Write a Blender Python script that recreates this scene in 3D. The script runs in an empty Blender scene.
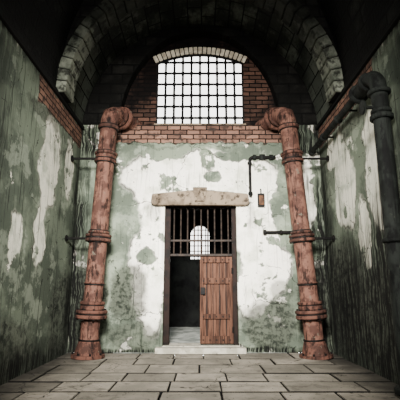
import bpy, bmesh, math, random
from mathutils import Vector, Matrix
random.seed(7)
scene = bpy.context.scene
COL = scene.collection

def lin(c):
    out=[]
    for v in c:
        v=v/255.0
        out.append(v/12.92 if v<=0.04045 else ((v+0.055)/1.055)**2.4)
    return (out[0],out[1],out[2],1.0)

# ------------------------------------------------------------ node helper
class N:
    def __init__(s,name,rough=0.9,metal=0.0):
        s.m=bpy.data.materials.new(name); s.m.use_nodes=True
        s.t=s.m.node_tree; s.b=s.t.nodes['Principled BSDF']
        s.b.inputs['Roughness'].default_value=rough
        s.b.inputs['Metallic'].default_value=metal
        try: s.b.inputs['Specular IOR Level'].default_value=0.12
        except Exception: pass
    def put(s,inp,v):
        if isinstance(v,bpy.types.NodeSocket): s.t.links.new(v,inp)
        else: inp.default_value=v
    def math(s,op,a,b=None,c=None,clamp=False):
        n=s.t.nodes.new('ShaderNodeMath'); n.operation=op; n.use_clamp=clamp
        s.put(n.inputs[0],a)
        if b is not None: s.put(n.inputs[1],b)
        if c is not None: s.put(n.inputs[2],c)
        return n.outputs[0]
    def coord(s,kind='Object'):
        return s.t.nodes.new('ShaderNodeTexCoord').outputs[kind]
    def sep(s,v):
        n=s.t.nodes.new('ShaderNodeSeparateXYZ'); s.put(n.inputs[0],v); return n.outputs
    def comb(s,x,y,z=0.0):
        n=s.t.nodes.new('ShaderNodeCombineXYZ')
        s.put(n.inputs[0],x); s.put(n.inputs[1],y); s.put(n.inputs[2],z); return n.outputs[0]
    def scale(s,v,xyz):
        n=s.t.nodes.new('ShaderNodeVectorMath'); n.operation='MULTIPLY'
        s.put(n.inputs[0],v); n.inputs[1].default_value=xyz; return n.outputs[0]
    def add(s,a,b):
        n=s.t.nodes.new('ShaderNodeVectorMath'); n.operation='ADD'
        s.put(n.inputs[0],a); s.put(n.inputs[1],b); return n.outputs[0]
    def noise(s,v,sc,detail=4,rough=0.55,col=False):
        n=s.t.nodes.new('ShaderNodeTexNoise'); s.put(n.inputs['Vector'],v)
        n.inputs['Scale'].default_value=sc; n.inputs['Detail'].default_value=detail
        n.inputs['Roughness'].default_value=rough
        return n.outputs['Color'] if col else n.outputs[0]
    def warp(s,v,sc,amt):
        c=s.noise(v,sc,3,0.6,True)
        n=s.t.nodes.new('ShaderNodeVectorMath'); n.operation='MULTIPLY_ADD'
        s.put(n.inputs[0],c); n.inputs[1].default_value=(amt,)*3
        n.inputs[2].default_value=(-amt/2,)*3
        return s.add(v,n.outputs[0])
    def step(s,v,a,b,lo=0.0,hi=1.0):
        n=s.t.nodes.new('ShaderNodeMapRange'); n.interpolation_type='SMOOTHSTEP'
        s.put(n.inputs[0],v)
        n.inputs[1].default_value=a; n.inputs[2].default_value=b
        n.inputs[3].default_value=lo; n.inputs[4].default_value=hi
        if a>b:
            n.inputs[1].default_value=b; n.inputs[2].default_value=a
            n.inputs[3].default_value=hi; n.inputs[4].default_value=lo
        return n.outputs[0]
    def mix(s,f,a,b,mode='MIX'):
        n=s.t.nodes.new('ShaderNodeMix'); n.data_type='RGBA'; n.blend_type=mode
        s.put(n.inputs[0],f); s.put(n.inputs[6],a); s.put(n.inputs[7],b)
        return n.outputs[2]
    def ell(s,sx,sy,e,soft=0.12):
        cx,cy,rx,ry=e[:4]
        a=s.math('DIVIDE',s.math('SUBTRACT',sx,cx),rx)
        b=s.math('DIVIDE',s.math('SUBTRACT',sy,cy),ry)
        d=s.math('SQRT',s.math('ADD',s.math('MULTIPLY',a,a),s.math('MULTIPLY',b,b)))
        m=s.step(d,1+soft,1-soft)
        if len(e)>4: m=s.math('MULTIPLY',m,e[4])
        return m
    def ells(s,sx,sy,es,soft=0.12):
        r=None
        for e in es:
            m=s.ell(sx,sy,e,soft)
            r=m if r is None else s.math('MAXIMUM',r,m)
        return r if r is not None else 0.0
    def brick(s,v,c1,c2,cm,sc,bw=0.5,rh=0.25,ms=0.02,bias=0.0):
        n=s.t.nodes.new('ShaderNodeTexBrick'); s.put(n.inputs['Vector'],v)
        n.inputs['Color1'].default_value=c1; n.inputs['Color2'].default_value=c2
        n.inputs['Mortar'].default_value=cm; n.inputs['Scale'].default_value=sc
        n.inputs['Mortar Size'].default_value=ms; n.inputs['Brick Width'].default_value=bw
        n.inputs['Row Height'].default_value=rh; n.inputs['Bias'].default_value=bias
        n.inputs['Mortar Smooth'].default_value=0.3
        return n.outputs[0],n.outputs[1]
    def done(s,col,bump=None,strength=0.4,dist=0.02):
        s.put(s.b.inputs['Base Color'],col)
        if bump is not None:
            n=s.t.nodes.new('ShaderNodeBump'); n.inputs['Strength'].default_value=strength
            n.inputs['Distance'].default_value=dist
            s.put(n.inputs['Height'],bump); s.t.links.new(n.outputs[0],s.b.inputs['Normal'])
        return s.m

INK=lin((8,8,7))
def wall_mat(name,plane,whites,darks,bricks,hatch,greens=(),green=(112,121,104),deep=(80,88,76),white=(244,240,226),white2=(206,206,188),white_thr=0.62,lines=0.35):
    s=N(name)
    o=s.sep(s.coord())
    u=o[0] if plane=='xz' else o[1]; v=o[2]
    P=s.comb(u,v,3.1 if plane=='xz' else 8.7)
    W=s.warp(s.warp(P,1.7,0.55),9.0,0.10)
    q=s.sep(W)
    n1=s.noise(P,1.3,6,0.62)
    col=s.mix(s.step(n1,0.44,0.56),lin(deep),lin(green))
    sc=s.step(s.noise(s.add(P,(1.,8.,3.)),2.6,7,0.68),0.52,0.60)
    col=s.mix(s.math('MULTIPLY',sc,0.35),col,lin((156,164,146)))
    wm=s.ells(q[0],q[1],whites,0.10)
    if greens: wm=s.math('MULTIPLY',wm,s.math('SUBTRACT',1.0,s.ells(q[0],q[1],greens,0.12)))
    n2=s.noise(s.add(P,(4.0,2.0,1.0)),2.1,7,0.6)
    wn=s.step(n2,white_thr-0.015,white_thr+0.02)
    hole=s.step(s.noise(s.add(P,(9.0,5.0,1.0)),3.0,5,0.6),0.60,0.64)
    wm=s.math('MULTIPLY',wm,s.math('SUBTRACT',1.0,hole))
    wm=s.math('MAXIMUM',wm,wn)
    wcol=s.mix(s.step(s.noise(P,3.5,5,0.6),0.46,0.66),lin(white),lin(white2))
    col=s.mix(wm,col,wcol)
    rim=s.math('SUBTRACT',1.0,s.math('MULTIPLY',s.math('ABSOLUTE',s.math('SUBTRACT',wm,0.5)),2.2),clamp=True)
    rim=s.math('MULTIPLY',rim,s.step(s.noise(P,6,3),0.40,0.55))
    col=s.mix(s.math('MULTIPLY',rim,0.9),col,lin((34,38,32)))
    # blotchy dark stains and patches
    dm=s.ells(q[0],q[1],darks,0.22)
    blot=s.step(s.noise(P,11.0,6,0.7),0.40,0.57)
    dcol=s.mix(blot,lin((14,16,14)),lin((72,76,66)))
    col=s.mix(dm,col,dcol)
    # drips
    D=s.scale(s.warp(P,3.0,0.06),(13.0,0.55,1.0))
    dr=s.step(s.noise(D,1.0,4,0.6),0.60,0.66)
    dr=s.math('MULTIPLY',dr,s.step(s.noise(P,1.1,2),0.40,0.58))
    col=s.mix(s.math('MULTIPLY',dr,0.75),col,lin((34,40,33)))
    # fine vertical scratches
    F=s.scale(s.warp(P,1.2,0.12),(46.0,0.8,1.0))
    fl=s.step(s.noise(F,1.0,1,0.4),0.645,0.68)
    col=s.mix(s.math('MULTIPLY',fl,lines),col,lin((14,16,13)))
    # cracks
    vo=s.t.nodes.new('ShaderNodeTexVoronoi'); vo.feature='DISTANCE_TO_EDGE'; s.put(vo.inputs['Vector'],s.warp(P,4,0.25)); vo.inputs['Scale'].default_value=1.6
    cr=s.math('MULTIPLY',s.step(vo.outputs['Distance'],0.012,0.004),s.step(s.noise(P,1.9,3),0.52,0.56))
    col=s.mix(s.math('MULTIPLY',cr,0.8),col,lin((16,18,14)))
    # brick exposed
    Wb=s.sep(s.warp(P,5.0,0.22))
    bm=None
    for (u0,u1,v0,v1) in bricks:
        m=s.math('MULTIPLY',s.math('MULTIPLY',s.step(Wb[0],u0-.02,u0+.02),s.step(Wb[0],u1+.02,u1-.02)),
                 s.math('MULTIPLY',s.step(Wb[1],v0-.02,v0+.02),s.step(Wb[1],v1+.02,v1-.02)))
        bm=m if bm is None else s.math('MAXIMUM',bm,m)
    bc,bf=s.brick(s.warp(P,14,0.02),lin((132,100,84)),lin((84,62,53)),lin((8,7,6)),1.0,0.24,0.088,0.012)
    bc=s.mix(s.step(s.noise(P,7,4),0.5,0.7),bc,lin((44,36,32)))
    if bm is not None:
        col=s.mix(bm,col,bc)
        br=s.math('SUBTRACT',1.0,s.math('MULTIPLY',s.math('ABSOLUTE',s.math('SUBTRACT',bm,0.5)),2.2),clamp=True)
        col=s.mix(s.math('MULTIPLY',br,0.8),col,INK)
    # ink hatch: corner and side-wall shadow painted into colour, lintel drips; grime specks
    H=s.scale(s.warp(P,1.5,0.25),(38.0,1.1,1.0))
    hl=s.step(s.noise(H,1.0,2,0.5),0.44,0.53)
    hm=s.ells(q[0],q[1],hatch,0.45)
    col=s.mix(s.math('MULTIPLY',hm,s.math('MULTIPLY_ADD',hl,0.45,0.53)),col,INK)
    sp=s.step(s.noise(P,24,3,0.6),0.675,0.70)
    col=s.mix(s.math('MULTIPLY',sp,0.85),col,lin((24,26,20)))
    h=s.math('ADD',s.math('MULTIPLY',wm,-0.35),s.noise(P,18,5))
    if bm is not None: h=s.math('SUBTRACT',h,s.math('MULTIPLY',bm,s.math('MULTIPLY_ADD',bf,1.2,0.5)))
    return s.done(col,h,0.35,0.02)

def stone_mat(name,c1,c2,dark=(40,38,34),nsc=4.0,dk=0.62,rough=0.9,darkz=None):
    s=N(name,rough); P=s.coord()
    n=s.noise(P,nsc,6,0.6)
    col=s.mix(s.step(n,0.4,0.6),lin(c1),lin(c2))
    d=s.step(s.noise(s.add(P,(3.,7.,1.)),nsc*1.8,6,0.65),dk-0.04,dk+0.06)
    col=s.mix(s.math('MULTIPLY',d,0.8),col,lin(dark))
    if darkz:
        z=s.sep(P)[2]
        m=s.step(s.math('ADD',z,s.math('MULTIPLY',s.noise(P,2.5,5),1.2)),darkz[0]+.6,darkz[1]+.6)  # blends to the dark colour with height, broken up by noise
        col=s.mix(s.math('MULTIPLY',m,0.90),col,lin(dark))
    return s.done(col,s.noise(P,nsc*6,5),0.4,0.01)

def brickuv_mat(name,c1,c2,cm,bw,rh,ms,kind='UV',axes=None,dark=(16,15,14),thr=0.5,amt=0.85,clear=None):
    s=N(name)
    if axes:
        o=s.sep(s.coord()); P=s.comb(o[axes[0]],o[axes[1]],0.0)
    else: P=s.coord(kind)
    bc,bf=s.brick(s.warp(P,10,0.025),lin(c1),lin(c2),lin(cm),1.0,bw,rh,ms)
    d=s.step(s.noise(P,1.6,6,0.7),thr-0.1,thr+0.12)
    if clear:
        q=s.sep(s.warp(P,3.0,0.3))
        d=s.math('MULTIPLY',d,s.math('SUBTRACT',1.0,s.ells(q[0],q[1],clear,0.35)))
    col=s.mix(s.math('MULTIPLY',d,amt),bc,lin(dark))
    d2=s.step(s.noise(s.scale(P,(3.,18.,1.)),1.0,4,0.7),0.55,0.62)
    col=s.mix(s.math('MULTIPLY',d2,0.5),col,lin(dark))
    h=s.math('SUBTRACT',s.noise(P,20,4),bf)
    return s.done(col,h,0.5,0.02)

def rust_mat(name,c1=(100,70,59),c2=(70,47,40),dark=(10,7,6),g1=(94,88,76),rough=0.8):
    s=N(name,rough,0.0); P=s.coord()
    n=s.noise(P,5,6,0.65)
    col=s.mix(s.step(n,0.44,0.56),lin(c1),lin(c2))
    d=s.step(s.noise(s.scale(P,(2.5,2.5,0.8)),5,6,0.7),0.54,0.58)
    col=s.mix(s.math('MULTIPLY',d,0.8),col,lin(dark))
    f=s.step(s.noise(s.scale(P,(40.,40.,1.5)),1.0,2,0.5),0.58,0.64)
    col=s.mix(s.math('MULTIPLY',f,0.6),col,lin(dark))
    g=s.step(s.noise(s.add(P,(5.,1.,2.)),7,4,0.6),0.64,0.67)
    col=s.mix(s.math('MULTIPLY',g,0.7),col,lin(g1))
    return s.done(col,s.noise(P,30,5),0.5,0.01)

def plain_mat(name,c,c2,sc=12,rough=0.7,metal=0.0):
    s=N(name,rough,metal); P=s.coord()
    col=s.mix(s.step(s.noise(P,sc,5,0.6),0.4,0.62),lin(c),lin(c2))
    return s.done(col,s.noise(P,sc*3,3),0.3,0.005)

# ------------------------------------------------------------ mesh helpers
def newobj(name,bm,mats,parent=None,smooth=False):
    bmesh.ops.recalc_face_normals(bm,faces=bm.faces)
    me=bpy.data.meshes.new(name); bm.to_mesh(me); bm.free()
    for m in mats: me.materials.append(m)
    if smooth:
        for p in me.polygons: p.use_smooth=True
        try: me.set_sharp_from_angle(angle=math.radians(38))
        except Exception: pass
    ob=bpy.data.objects.new(name,me); COL.objects.link(ob)
    if parent: ob.parent=parent
    return ob
def empty(name):
    e=bpy.data.objects.new(name,None); COL.objects.link(e); e.empty_display_size=0.2; return e
def merge(bm,t,mat=None):
    mp={}
    for v in t.verts: mp[v]=bm.verts.new(v.co)
    fs=[]
    for f in t.faces:
        try:
            nf=bm.faces.new([mp[v] for v in f.verts])
            nf.material_index=f.material_index if mat is None else mat
            fs.append(nf)
        except ValueError: pass
    t.free(); return fs
def box(bm,x0,x1,y0,y1,z0,z1,mat=0,bev=0.0,rot=None):
    t=bmesh.new()
    vs=[t.verts.new(p) for p in [(x0,y0,z0),(x1,y0,z0),(x1,y1,z0),(x0,y1,z0),(x0,y0,z1),(x1,y0,z1),(x1,y1,z1),(x0,y1,z1)]]
    for f in [(0,3,2,1),(4,5,6,7),(0,1,5,4),(1,2,6,5),(2,3,7,6),(3,0,4,7)]:
        t.faces.new([vs[i] for i in f])
    if bev>0: bmesh.ops.bevel(t,geom=list(t.edges),offset=bev,segments=2,affect='EDGES',profile=0.6)
    if rot is not None: bmesh.ops.transform(t,matrix=rot,verts=t.verts)
    merge(bm,t,mat)
def prism(bm,poly,y0,y1,mat=0,bev=0.0):
    """poly in XZ, extruded along Y"""
    t=bmesh.new()
    a=[t.verts.new((x,y0,z)) for x,z in poly]; b=[t.verts.new((x,y1,z)) for x,z in poly]
    t.faces.new(a); t.faces.new(b[::-1]); n=len(poly)
    for i in range(n):
        j=(i+1)%n; t.faces.new([a[j],a[i],b[i],b[j]])
    bmesh.ops.recalc_face_normals(t,faces=t.faces)
    if bev>0: bmesh.ops.bevel(t,geom=list(t.edges),offset=bev,segments=2,affect='EDGES')
    merge(bm,t,mat)
def sweep(bm,pts,rad,seg=24,mat=0,caps=True):
    pts=[Vector(p) for p in pts]; n=len(pts)
    if not isinstance(rad,(list,tuple)): rad=[rad]*n
    tan=[]
    for i in range(n):
        a=i-1
        while a>=0 and (pts[i]-pts[a]).length<1e-5: a-=1
        b=i+1
        while b<n and (pts[b]-pts[i]).length<1e-5: b+=1
        pa=pts[a] if a>=0 else pts[i]; pb=pts[b] if b<n else pts[i]
        d1=(pts[i]-pa); d2=(pb-pts[i])
        t=(d1.normalized() if d1.length>0 else Vector())+(d2.normalized() if d2.length>0 else Vector())
        tan.append(t.normalized())
    ref=Vector((0,1,0)) if abs(tan[0].y)<0.9 else Vector((1,0,0))
    nrm=(ref-tan[0]*ref.dot(tan[0])).normalized()
    rings=[]
    for i in range(n):
        if i>0:
            q=tan[i-1].rotation_difference(tan[i]); nrm=q@nrm
            nrm=(nrm-tan[i]*nrm.dot(tan[i])).normalized()
        bi=tan[i].cross(nrm)
        rings.append([bm.verts.new(pts[i]+(nrm*math.cos(2*math.pi*k/seg)+bi*math.sin(2*math.pi*k/seg))*rad[i]) for k in range(seg)])
    for i in range(n-1):
        for k in range(seg):
            l=(k+1)%seg
            f=bm.faces.new([rings[i][k],rings[i][l],rings[i+1][l],rings[i+1][k]]); f.material_index=mat
    if caps:
        f=bm.faces.new(rings[0][::-1]); f.material_index=mat
        f=bm.faces.new(rings[-1]); f.material_index=mat
def collar(bm,c,ax,r,h,mat=0,seg=28,bev=0.012):
    c=Vector(c); ax=Vector(ax).normalized()
    pts=[c-ax*h/2,c-ax*(h/2-bev),c+ax*(h/2-bev),c+ax*h/2]
    sweep(bm,pts,[r-bev,r,r,r-bev],seg,mat)
def bolts(bm,c,ax,r,n,br=0.018,bh=0.09,mat=0):
    c=Vector(c); ax=Vector(ax).normalized()
    ref=Vector((0,1,0)) if abs(ax.y)<0.8 else Vector((1,0,0))
    a=(ref-ax*ref.dot(ax)).normalized(); b=ax.cross(a)
    for i in range(n):
        t=2*math.pi*(i+.5)/n; p=c+(a*math.cos(t)+b*math.sin(t))*r
        sweep(bm,[p-ax*bh/2,p+ax*bh/2],br,6,mat)
def bend(p,d1,d2,r,n=10):
    p=Vector(p); d1=Vector(d1).normalized(); d2=Vector(d2).normalized()
    c=p+d2*r
    return [c - d2*r*math.cos(t)+d1*r*math.sin(t) for t in [math.pi/2*i/n for i in range(n+1)]]

# ------------------------------------------------------------ materials
HW=2.17; YB=7.0; SP=3.9
M_back=wall_mat('plaster_back','xz',
  whites=[(-0.86,1.75,0.36,1.45),(-0.6,3.0,0.8,0.5),(0.35,3.05,1.0,0.45),(1.0,2.3,0.45,1.1),(1.1,1.4,0.45,0.6),(0.85,0.9,0.3,0.4),(1.9,2.6,0.14,0.7),(-1.05,2.6,0.35,0.4)],
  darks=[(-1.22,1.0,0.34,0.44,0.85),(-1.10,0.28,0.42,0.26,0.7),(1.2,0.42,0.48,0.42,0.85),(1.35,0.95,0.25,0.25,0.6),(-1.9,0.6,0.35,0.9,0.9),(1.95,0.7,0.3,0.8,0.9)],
  greens=[(-1.45,2.3,0.42,0.62),(0.7,3.4,0.45,0.14),(-0.6,3.45,0.5,0.14),(1.42,2.5,0.14,0.7),(-0.95,1.55,0.16,0.14),(0.2,2.95,0.2,0.1),(0.1,3.3,0.12,0.25)],
  bricks=[(-1.62,1.66,3.62,4.2)],
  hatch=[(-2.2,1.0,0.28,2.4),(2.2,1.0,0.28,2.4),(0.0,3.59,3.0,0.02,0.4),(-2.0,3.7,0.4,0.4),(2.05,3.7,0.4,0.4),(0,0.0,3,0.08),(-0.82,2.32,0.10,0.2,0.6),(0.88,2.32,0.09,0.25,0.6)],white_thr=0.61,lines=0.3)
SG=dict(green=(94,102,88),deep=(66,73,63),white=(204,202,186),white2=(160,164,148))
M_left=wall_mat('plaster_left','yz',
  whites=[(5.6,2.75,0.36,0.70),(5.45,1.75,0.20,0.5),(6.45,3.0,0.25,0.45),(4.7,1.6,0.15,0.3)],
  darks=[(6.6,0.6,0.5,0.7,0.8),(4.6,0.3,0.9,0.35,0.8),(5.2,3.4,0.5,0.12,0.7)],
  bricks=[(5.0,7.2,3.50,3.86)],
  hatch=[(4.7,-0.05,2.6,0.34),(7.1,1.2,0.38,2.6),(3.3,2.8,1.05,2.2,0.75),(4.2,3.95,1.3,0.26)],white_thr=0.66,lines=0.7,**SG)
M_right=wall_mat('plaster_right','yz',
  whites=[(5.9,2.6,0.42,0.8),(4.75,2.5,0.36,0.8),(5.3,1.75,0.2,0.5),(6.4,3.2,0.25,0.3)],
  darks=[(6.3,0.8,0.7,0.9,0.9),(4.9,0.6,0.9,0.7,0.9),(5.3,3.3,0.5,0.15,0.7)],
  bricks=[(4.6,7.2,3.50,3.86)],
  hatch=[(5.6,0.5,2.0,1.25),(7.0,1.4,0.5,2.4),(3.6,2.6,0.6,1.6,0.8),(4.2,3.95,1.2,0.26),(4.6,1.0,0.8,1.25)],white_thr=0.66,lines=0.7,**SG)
M_lun=brickuv_mat('brick_dark',(84,60,50),(44,33,28),(4,4,3),0.24,0.088,0.013,axes=(0,2),thr=0.39,amt=0.95,dark=(6,5,5),clear=[(1.05,4.9,0.35,0.6),(-1.0,4.25,0.3,0.15)])
M_spand=brickuv_mat('stone_dark',(34,33,30),(20,20,18),(3,3,3),0.42,0.2,0.018,axes=(0,2),thr=0.42,dark=(5,5,4))  # near-black masonry for spandrels, rib backing and wall-top trim
M_vault=brickuv_mat('vault_masonry',(80,84,75),(52,56,49),(4,4,4),0.5,0.26,0.014,thr=0.42,dark=(5,5,4),clear=[(6.3,0.4,0.8,0.7),(6.3,6.4,0.8,0.7)])
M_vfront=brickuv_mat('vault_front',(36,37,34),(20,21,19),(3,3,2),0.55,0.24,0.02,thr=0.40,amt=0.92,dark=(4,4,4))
M_rib=stone_mat('rib_stone',(112,115,103),(74,78,68),(10,10,8),3.0,0.53,darkz=(4.3,5.3))
M_vous=stone_mat('voussoir_stone',(222,212,190),(178,166,146),(50,42,34),8,0.68)
M_mortar=plain_mat('mortar_dark',(8,8,7),(5,5,5))
M_sill=stone_mat('sill_stone',(176,171,156),(142,138,124),(42,40,34),6,0.62)
M_iron=plain_mat('black_iron',(7,7,7),(16,14,12),20,0.6,0.0)
M_rust=rust_mat('rusty_iron')
M_rust2=rust_mat('rusty_flange',(88,59,49),(58,39,33),(10,7,6))
M_gpipe=rust_mat('green_grey_pipe',(26,29,26),(14,16,14),(4,4,4),(46,49,42))
M_beam=stone_mat('lintel_stone',(122,108,91),(86,75,62),(20,16,13),5,0.57)
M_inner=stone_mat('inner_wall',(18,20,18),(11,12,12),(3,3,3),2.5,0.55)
M_innerfl=stone_mat('inner_floor',(170,172,164),(120,124,118),(34,36,34),4,0.62)
M_box=plain_mat('box_metal',(92,62,40),(56,38,27),15,0.6)
M_frame=plain_mat('frame_wood',(28,18,14),(14,10,8),8)

def wood_mat():
    s=N('door_wood',0.85); P=s.coord()
    g=s.noise(s.scale(P,(28.,28.,1.6)),1.0,5,0.6)
    col=s.mix(s.step(g,0.38,0.62),lin((44,29,23)),lin((86,59,46)))
    line=s.step(s.noise(s.scale(P,(60.,60.,2.5)),1.0,3,0.6),0.60,0.66)
    col=s.mix(s.math('MULTIPLY',line,0.75),col,lin((14,9,7)))
    return s.done(col,g,0.5,0.01)
M_wood=wood_mat()

def floor_mat():
    s=N('floor_stone',0.9); P=s.coord()
    a=s.t.nodes.new('ShaderNodeAttribute'); a.attribute_name='tone'
    n=s.noise(P,2.2,6,0.6)
    col=s.mix(s.step(n,0.36,0.62),lin((136,129,117)),lin((108,103,93)))
    col=s.mix(s.math('MULTIPLY',a.outputs['Fac'],0.65),col,lin((74,71,64)))
    d=s.step(s.noise(s.add(P,(2.,5.,0.)),4.5,7,0.7),0.54,0.62)
    col=s.mix(s.math('MULTIPLY',d,0.5),col,lin((50,48,42)))
    vo=s.t.nodes.new('ShaderNodeTexVoronoi'); vo.feature='DISTANCE_TO_EDGE'; s.put(vo.inputs['Vector'],s.warp(P,3,0.5)); vo.inputs['Scale'].default_value=1.3
    cr=s.math('MULTIPLY',s.step(vo.outputs['Distance'],0.012,0.004),s.step(s.noise(P,1.4,3),0.50,0.53))
    col=s.mix(s.math('MULTIPLY',cr,0.85),col,lin((16,15,13)))
    o=s.sep(P)
    sp=s.step(s.noise(P,30,3,0.6),0.65,0.68)
    col=s.mix(s.math('MULTIPLY',sp,0.85),col,lin((24,22,19)))
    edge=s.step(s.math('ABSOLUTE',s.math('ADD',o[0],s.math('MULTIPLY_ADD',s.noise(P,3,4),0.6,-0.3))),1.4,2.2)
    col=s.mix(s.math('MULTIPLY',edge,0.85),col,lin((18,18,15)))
    return s.done(col,s.noise(P,14,6),0.4,0.012)
M_floor=floor_mat()

# ------------------------------------------------------------ floor
Y0=-3.0
bm=bmesh.new()
tl=bm.faces.layers.float.new('tone')
box(bm,-HW,HW,Y0,YB,-0.30,-0.05,1)
y=YB-0.012
while y>Y0+0.1:
    rh=random.choice([0.46,0.52,0.58,0.50]); y1=max(y-rh,Y0)
    x=-HW-random.uniform(0.0,0.45)
    while x<HW:
        w=random.choice([0.46,0.55,0.68,0.82,0.6])
        a=max(x,-HW)+0.007; b=min(x+w,HW)-0.007
        if b-a>0.06:
            dz=random.uniform(-0.010,0.0)
            t=bmesh.new()
            j=lambda: random.uniform(0,0.008)
            pts=[(a+j(),y1+0.012+j()),(b-j(),y1+0.012+j()),(b-j(),y-0.010-j()),(a+j(),y-0.010-j())]
            lo=[t.verts.new((p[0],p[1],-0.06)) for p in pts]; hi=[t.verts.new((p[0],p[1],dz)) for p in pts]
            t.faces.new(hi); t.faces.new(lo[::-1])
            for i in range(4):
                k=(i+1)%4; t.faces.new([lo[i],lo[k],hi[k],hi[i]])
            bmesh.ops.recalc_face_normals(t,faces=t.faces)
            bmesh.ops.bevel(t,geom=[e for e in t.edges if abs(e.verts[0].co.z-dz)<1e-4 and abs(e.verts[1].co.z-dz)<1e-4],offset=0.005,segments=2,affect='EDGES')
            for f in t.faces:
                f.material_index = 0 if f.normal.z>0.3 else 1
            fs=merge(bm,t,None); tn=random.random()**1.4
            for f in fs: f[tl]=tn
        x+=w
    y=y1
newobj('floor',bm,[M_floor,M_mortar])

# ------------------------------------------------------------ walls
def arc(rx,rz,cz,t0,t1,n):
    return [(rx*math.cos(t0+(t1-t0)*i/n),cz+rz*math.sin(t0+(t1-t0)*i/n)) for i in range(n+1)]
DX0,DX1,DZ0,DZ1=-0.62,0.64,0.10,2.50
WY=7.4
bm=bmesh.new()
prism(bm,[(-HW,0),(DX0,0),(DX0,3.97),(-HW,3.97)],YB,WY,0)
prism(bm,[(DX1,0),(HW,0),(HW,3.97),(DX1,3.97)],YB,WY,0)
prism(bm,[(DX0,DZ1),(DX1,DZ1),(DX1,3.97),(DX0,3.97)],YB,WY,0)
LR,LZ,LC=1.50,1.97,3.97
for sgn in (-1,1):
    inner=arc(LR,LZ,LC,0,math.pi/2,24)
    outer=arc(HW+0.12,HW+0.12,SP,math.pi/2,0,24)
    poly=[(sgn*x,z) for x,z in inner+outer if z>=3.97-1e-6]
    poly.append((sgn*(HW+0.12),3.97))
    prism(bm,poly,YB,7.22,1)
WX=0.84; WZ0,WZ1,WZC=4.07,5.37,5.56
def wtop(x):
    k=WZC-WZ1; R=(WX*WX+k*k)/(2*k); return WZC-R+math.sqrt(max(R*R-x*x,0))
for sgn in (-1,1):
    poly=[(0,3.97),(0,WZ0),(WX,WZ0)]
    poly+=[(WX*(1-i/10.0),wtop(WX*(1-i/10.0))) for i in range(11)]
    poly+=[(0,LC+LZ+0.02)]+[(x,z) for x,z in arc(LR+.02,LZ+.02,LC,math.pi/2,0,24)][1:]
    prism(bm,[(sgn*x,z) for x,z in poly],7.22,7.29,2)
newobj('wall_back',bm,[M_back,M_spand,M_lun])

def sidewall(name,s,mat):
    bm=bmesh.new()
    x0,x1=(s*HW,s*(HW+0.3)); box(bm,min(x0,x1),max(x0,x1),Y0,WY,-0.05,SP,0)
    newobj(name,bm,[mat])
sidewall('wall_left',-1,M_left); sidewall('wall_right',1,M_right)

# ------------------------------------------------------------ ceiling vaults
def vault(bm,rx,rz,y0,y1,mat,n=48,th=0.25):
    uv=bm.loops.layers.uv.verify()
    P=arc(rx,rz,SP,0,math.pi,n); Q=arc(rx+th,rz+th,SP,0,math.pi,n)
    s=0
    def f(cs,us):
        fc=bm.faces.new([bm.verts.new(c) for c in cs]); fc.material_index=mat
        for l,u in zip(fc.loops,us): l[uv].uv=u
    for i in range(n):
        d=math.dist(P[i],P[i+1])
        for A in (P,Q):
            f([(A[i][0],y0,A[i][1]),(A[i+1][0],y0,A[i+1][1]),(A[i+1][0],y1,A[i+1][1]),(A[i][0],y1,A[i][1])],[(y0,s),(y0,s+d),(y1,s+d),(y1,s)])
        for yy in (y0,y1):
            f([(P[i][0],yy,P[i][1]),(P[i+1][0],yy,P[i+1][1]),(Q[i+1][0],yy,Q[i+1][1]),(Q[i][0],yy,Q[i][1])],[(0,0)]*4)
        s+=d
bm=bmesh.new()
vault(bm,HW,3.1,Y0,5.62,1)
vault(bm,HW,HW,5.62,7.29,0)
bmesh.ops.remove_doubles(bm,verts=bm.verts,dist=1e-4)
newobj('ceiling',bm,[M_vault,M_vfront],smooth=True)
# stone rib made of voussoirs
bm=bmesh.new()
RI=2.02; nv=34
for i in range(nv):
    t0=math.pi*i/nv+0.005; t1=math.pi*(i+1)/nv-0.005
    ts=[t0,(t0+t1)/2,t1]
    inn=[(RI*math.cos(t),SP+RI*math.sin(t)) for t in ts]
    out=[((HW+0.03)*math.cos(t),SP+(HW+0.04)*math.sin(t)) for t in ts][::-1]
    prism(bm,inn+out,5.58,5.98,0,0.008)
t0s=[math.pi*i/40 for i in range(41)]
poly=[((RI+0.03)*math.cos(t),SP+(RI+0.03)*math.sin(t)) for t in t0s]+[((HW+.15)*math.cos(t),SP+3.25*math.sin(t)) for t in t0s[::-1]]
prism(bm,poly,5.61,5.96,1)
newobj('trim_1',bm,[M_rib,M_spand])
for k,s in ((2,-1),(3,1)):
    bm=bmesh.new()
    a,b=sorted((s*(HW-0.045),s*HW)); box(bm,a,b,Y0,YB-0.002,3.86,3.93,0,0.01)
    newobj('trim_%d'%k,bm,[M_spand])

# ------------------------------------------------------------ upper window
win=empty('window_1')
bm=bmesh.new()
nvv=21; k=WZC-WZ1; R=(WX*WX+k*k)/(2*k); cz=WZC-R; th=math.asin(WX/R)+0.02
for i in range(nvv):
    a0=-th+2*th*i/nvv+0.005; a1=-th+2*th*(i+1)/nvv-0.005
    poly=[((R+0.004)*math.sin(a0),cz+(R+0.004)*math.cos(a0)),((R+0.004)*math.sin(a1),cz+(R+0.004)*math.cos(a1)),
          ((R+0.15)*math.sin(a1),cz+(R+0.15)*math.cos(a1)),((R+0.15)*math.sin(a0),cz+(R+0.15)*math.cos(a0))]
    prism(bm,poly,7.19,7.219,0,0.006)
newobj('arch_voussoirs',bm,[M_vous],win)
bm=bmesh.new()
box(bm,-WX-0.03,WX+0.03,7.14,7.28,4.02,4.065,0,0.010)
newobj('window_sill',bm,[M_beam],win)
bm=bmesh.new()
fy0,fy1=7.232,7.268
box(bm,-WX,-WX+0.025,fy0,fy1,WZ0,WZ1,0); box(bm,WX-0.025,WX,fy0,fy1,WZ0,WZ1,0)
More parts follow.
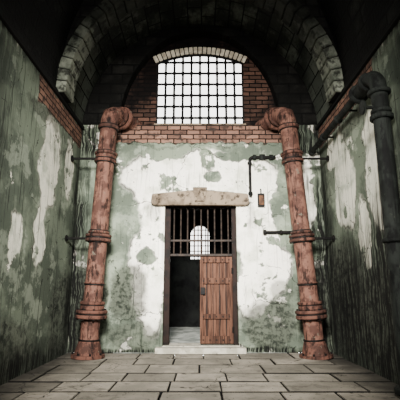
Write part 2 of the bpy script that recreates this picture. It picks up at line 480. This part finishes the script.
box(bm,-WX,WX,fy0,fy1,WZ0,WZ0+0.025,0)
pl=[(WX*(1-i/10.0),wtop(WX*(1-i/10.0))) for i in range(21)]
prism(bm,pl+[(x,z-0.022) for x,z in pl[::-1]],fy0,fy1,0)
newobj('window_frame',bm,[M_iron],win)
bm=bmesh.new()
for i in range(1,10):
    x=-WX+2*WX*i/10.0
    sweep(bm,[(x,7.25,WZ0),(x,7.25,wtop(x)-0.005)],0.023,10)
for i in range(6):
    z=WZ0+0.15+i*0.235
    box(bm,-WX,WX,7.235,7.265,z-0.018,z+0.018,0)
    for j in range(1,10):
        x=-WX+2*WX*j/10.0
        collar(bm,(x,7.25,z),(0,0,1),0.033,0.06,0,8,0.006)
newobj('window_bars',bm,[M_iron],win)

# ------------------------------------------------------------ door surround
bm=bmesh.new()
prism(bm,[(-0.86,2.48),(-0.80,2.44),(0.80,2.44),(0.86,2.48),(0.84,2.64),(0.12,2.71),(-0.12,2.71),(-0.84,2.64)],6.88,6.998,0,0.012)
prism(bm,[(-0.08,2.50),(0.08,2.50),(0.13,2.75),(-0.13,2.75)],6.84,6.879,0,0.01)
newobj('trim_4',bm,[M_beam])
bm=bmesh.new()
box(bm,-0.72,0.74,6.80,6.998,0.001,0.09,0,0.012)
newobj('door_step',bm,[M_sill])
bm=bmesh.new(); box(bm,DX0+.001,DX1-.001,7.0,7.399,0.0,0.10,0,0.004)
newobj('door_threshold',bm,[M_sill])

door=empty('door_1')
bm=bmesh.new()
jy0,jy1=7.10,7.22
box(bm,DX0+.002,DX0+0.10,jy0,jy1,0.101,DZ1-.002,0,0.006)
box(bm,DX1-0.08,DX1-.002,jy0,jy1,0.101,DZ1-.002,0,0.006)
box(bm,DX0+0.10,DX1-0.08,jy0,jy1,DZ1-0.07,DZ1-.002,0,0.006)
newobj('door_frame',bm,[M_frame],door)
bm=bmesh.new()
gx0,gx1=DX0+0.10,DX1-0.08
for i in range(9):
    x=gx0+(gx1-gx0)*(i+0.5)/9
    sweep(bm,[(x,7.15,1.60),(x,7.15,DZ1-0.07)],0.014,10)
box(bm,gx0,gx1,7.13,7.17,1.83,1.865,0,0.004)
box(bm,gx0,gx1,7.125,7.175,1.575,1.615,0,0.004)
newobj('door_grille',bm,[plain_mat('grille_iron',(46,37,31),(26,21,18),20,0.6)],door)
bm=bmesh.new()
lx0,lx1=0.0,gx1-0.004; lz0,lz1=0.125,1.56
npl=5; pw=(lx1-lx0)/npl
for i in range(npl):
    box(bm,lx0+i*pw+0.004,lx0+(i+1)*pw-0.004,7.12,7.16,lz0,lz1,0,0.007)
for z0,z1 in ((lz1-0.10,lz1),(1.10,1.20),(0.52,0.60),(lz0,lz0+0.12)):
    box(bm,lx0,lx1,7.085,7.119,z0,z1,0,0.005)
box(bm,lx0,lx0+0.05,7.086,7.119,lz0,lz1,0,0.005)
box(bm,lx1-0.05,lx1,7.086,7.119,lz0,lz1,0,0.005)
newobj('door_leaf',bm,[M_wood],door)
bm=bmesh.new()
for z in (lz1-0.05,1.15,0.56,lz0+0.06):
    for i in range(npl):
        sweep(bm,[(lx0+(i+.5)*pw,7.072,z),(lx0+(i+.5)*pw,7.09,z)],0.012,8)
for i in range(1,npl):
    box(bm,lx0+i*pw-0.006,lx0+i*pw+0.006,7.117,7.15,lz0,lz1,0)
box(bm,lx0+0.01,lx0+0.09,7.065,7.085,0.92,1.04,0,0.006)
for z in (0.35,1.32):
    sweep(bm,[(lx1,7.085,z-0.05),(lx1,7.085,z+0.05)],0.016,10)
newobj('door_ironwork',bm,[M_iron],door)

# ------------------------------------------------------------ cell behind the door
IY0,IY1=7.4,10.6
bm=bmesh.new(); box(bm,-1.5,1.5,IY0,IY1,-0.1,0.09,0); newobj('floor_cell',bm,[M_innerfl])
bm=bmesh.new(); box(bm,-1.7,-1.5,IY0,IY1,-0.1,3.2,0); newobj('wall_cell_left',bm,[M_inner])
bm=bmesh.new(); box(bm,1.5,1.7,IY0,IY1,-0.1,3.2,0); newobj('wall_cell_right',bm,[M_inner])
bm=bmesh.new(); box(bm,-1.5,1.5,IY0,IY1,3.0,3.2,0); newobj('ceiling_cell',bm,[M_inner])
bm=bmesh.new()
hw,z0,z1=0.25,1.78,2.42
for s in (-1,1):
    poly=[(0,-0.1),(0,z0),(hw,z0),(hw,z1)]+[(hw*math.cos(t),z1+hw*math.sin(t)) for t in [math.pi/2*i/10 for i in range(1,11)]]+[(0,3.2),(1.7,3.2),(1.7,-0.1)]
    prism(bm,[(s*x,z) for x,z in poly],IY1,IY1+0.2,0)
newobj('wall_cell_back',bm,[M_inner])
bm=bmesh.new()
for i in range(1,5):
    x=-hw+2*hw*i/5; sweep(bm,[(x,IY1+.1,z0),(x,IY1+.1,z1+math.sqrt(hw*hw-x*x))],0.014,8)
for i in range(6):
    z=z0+0.07+i*0.14; w=hw if z<z1 else math.sqrt(max(hw*hw-(z-z1)**2,0.001))
    sweep(bm,[(-w,IY1+.1,z),(w,IY1+.1,z)],0.014,8)
newobj('window_2',bm,[M_iron])

# ------------------------------------------------------------ big rusty pipes
def big_pipe(name,s,bx,tx):
    e=empty(name)
    by=6.5; base=Vector((bx,by,0.0)); top=Vector((tx,by,3.78))
    ax=(top-base).normalized(); r=0.143
    at=lambda z: base+ax*(z/ax.z)
    bm=bmesh.new()
    d2=Vector((-s*0.42,0.9,0)).normalized(); d2=(d2-ax*d2.dot(ax)).normalized()
    path=[at(0.03)]+[at(0.1)]+[at(z) for z in (1.0,2.0,3.0)]+bend(top,ax,d2,0.24,12)
    end=path[-1]; L=(7.218-end.y)/d2.y
    path.append(end+d2*L)
    sweep(bm,path,r,32)
    newobj('pipe_body',bm,[M_rust],e,True)
    bm=bmesh.new()
    sweep(bm,[at(0.002),at(0.05),at(0.05),at(0.09),at(0.20),at(0.24)],[0.25,0.25,0.21,0.20,0.168,0.155],32)
    for z,h,rr in ((0.595,0.055,0.240),(0.670,0.05,0.240),(0.80,0.05,0.19),(0.73,0.07,0.185),(1.775,0.05,0.205),(1.845,0.045,0.205),(1.90,0.04,0.172),(1.10,0.025,0.162),(3.10,0.05,0.185),(3.23,0.05,0.19),(3.165,0.08,0.17),(3.70,0.06,0.178)):
        collar(bm,at(z),ax,rr,h,0)
    pe=path[-2]
    collar(bm,pe+d2*0.02,d2,0.185,0.05); collar(bm,pe+d2*0.11,d2,0.215,0.06)
    mid=bend(top,ax,d2,0.24,12)
    collar(bm,mid[5],(mid[6]-mid[4]),0.162,0.025)
    newobj('pipe_flanges',bm,[M_rust2],e,True)
    bm=bmesh.new()
    for z,rr in ((0.633,0.225),(1.811,0.192),(0.765,0.178),(0.562,0.17),(1.745,0.165),(1.925,0.16),(3.07,0.165),(3.135,0.175),(3.262,0.165),(3.665,0.165),(3.735,0.165),(0.255,0.165),(1.08,0.156)):
        collar(bm,at(z),ax,rr,0.022,0,28,0.004)
    collar(bm,pe+d2*0.065,d2,0.17,0.03,0,28,0.004)
    newobj('pipe_outline_rings',bm,[M_iron],e,True)  # added dark rings standing in for ink outlines at the collars
    bm=bmesh.new()
    bolts(bm,at(0.632),ax,0.205,8,0.017,0.17); bolts(bm,at(1.81),ax,0.187,8,0.014,0.14)
    bolts(bm,at(0.05),ax,0.228,8,0.016,0.06)
    newobj('flange_bolts',bm,[M_iron],e)
    bm=bmesh.new()
    for z in (1.81,3.16):
        p=at(z); px=p.x+s*0.13
        sweep(bm,[(px,by+0.02,z),(s*(HW-0.03),by+0.02,z)],0.020,10)
        collar(bm,(s*(HW-0.015),by+0.02,z),(1,0,0),0.06,0.026)
    newobj('wall_bracket',bm,[M_iron],e)
big_pipe('rusty_pipe',-1,-1.70,-1.56)
big_pipe('rusty_pipe',1,1.76,1.51)

# ------------------------------------------------------------ pipework on right wall
e=empty('wall_pipe')
bm=bmesh.new()
X=HW-0.16
path=[(X,6.98,3.42),(X,4.75,3.42),(X,4.75,3.42)]; rr=[0.045,0.045,0.09]
p0=(X,4.40,3.42); bd=bend(p0,(0,-1,0),(0,0,-1),0.22,10)
path+=[p0]+bd[1:]; rr+=[0.09]+[0.09]*10
path+=[(X,bd[-1].y,0.02)]; rr+=[0.09]
sweep(bm,path,rr,24)
newobj('pipe_run',bm,[M_gpipe],e,True)
bm=bmesh.new()
collar(bm,(X,4.72,3.42),(0,1,0),0.125,0.06); collar(bm,(X,4.42,3.42),(0,1,0),0.12,0.05)
yv=bd[-1].y
for z,r_,h in ((3.16,0.125,0.05),(2.86,0.125,0.06),(2.93,0.11,0.05),(1.5,0.12,0.05),(0.05,0.14,0.07)):
    collar(bm,(X,yv,z),(0,0,1),r_,h)
for yy in (6.9,6.2,5.5): collar(bm,(X,yy,3.42),(0,1,0),0.065,0.05)
for yy in (6.2,5.2): sweep(bm,[(X,yy,3.42),(HW-0.002,yy,3.42)],0.015,8)
sweep(bm,[(X-0.08,yv,2.98),(X-0.20,yv,2.98)],0.02,8); collar(bm,(X-0.2,yv,2.98),(1,0,0),0.09,0.02)
newobj('pipe_couplings',bm,[M_gpipe],e,True)

# ------------------------------------------------------------ conduits on back wall
e=empty('wall_conduit')
bm=bmesh.new()
cy=6.95
p=[(1.36,cy,3.33),(0.96,cy,3.33)]+bend((0.96,cy,3.33),(-1,0,0),(0,0,-1),0.07,6)[1:]+[(0.89,cy,2.60)]
sweep(bm,p,0.026,12)
newobj('conduit_tube',bm,[M_iron],e,True)
bm=bmesh.new()
collar(bm,(0.98,cy,3.33),(1,0,0),0.046,0.06); collar(bm,(1.28,cy,3.33),(1,0,0),0.046,0.08)
collar(bm,(0.89,cy,3.22),(0,0,1),0.042,0.05); collar(bm,(0.89,cy,2.66),(0,0,1),0.042,0.05)
box(bm,1.07,1.17,6.92,6.998,3.28,3.38,0,0.01)
newobj('conduit_fittings',bm,[M_gpipe],e,True)
e=empty('wall_conduit')
bm=bmesh.new()
sweep(bm,[(1.10,cy,1.97),(1.95,cy,1.97)],0.026,12)
collar(bm,(1.12,cy,1.97),(1,0,0),0.045,0.06); collar(bm,(1.40,cy,1.97),(1,0,0),0.04,0.05)
sweep(bm,[(1.12,cy,1.97),(1.12,6.998,1.97)],0.02,10)
newobj('conduit_tube',bm,[M_iron],e,True)
e=empty('wall_switch_box')
bm=bmesh.new()
box(bm,1.015,1.135,6.93,6.998,2.42,2.66,1,0.010); box(bm,1.035,1.115,6.916,6.931,2.45,2.62,0,0.005)
newobj('box_body',bm,[M_box,M_iron],e)
bm=bmesh.new(); sweep(bm,[(1.075,6.96,2.66),(1.075,6.96,2.74)],0.012,8); sweep(bm,[(1.075,6.96,2.74),(1.075,6.998,2.74)],0.012,8)
newobj('box_hook',bm,[M_iron],e)

# ------------------------------------------------------------ light
w=bpy.data.worlds.new('World'); scene.world=w; w.use_nodes=True
bg=w.node_tree.nodes['Background']; bg.inputs[0].default_value=(1.0,0.98,0.93,1); bg.inputs[1].default_value=4.8
def area(name,loc,rot,size,sy,power,col=(1,1,1),spread=180):
    l=bpy.data.lights.new(name,'AREA'); l.shape='RECTANGLE'; l.size=size; l.size_y=sy; l.energy=power; l.color=col; l.spread=math.radians(spread)
    o=bpy.data.objects.new(name,l); COL.objects.link(o); o.location=loc; o.rotation_euler=rot; return o
area('hall_fill',(-0.5,0.2,3.5),(math.radians(74),0,math.radians(-4)),1.2,0.8,400,(1,0.97,0.92),68)  # added fill light out of view, aimed at the back wall
area('cell_fill',(-0.7,9.0,2.9),(0,0,0),0.6,0.6,12,(0.9,0.97,1))  # weak fill added to brighten the cell, no fixture modelled

cam=bpy.data.cameras.new('camera'); cam.lens=36.45; cam.sensor_width=36
co=bpy.data.objects.new('camera',cam); COL.objects.link(co)
co.location=(0,0,1.0); co.rotation_euler=(math.radians(102.5),0,0)
scene.camera=co
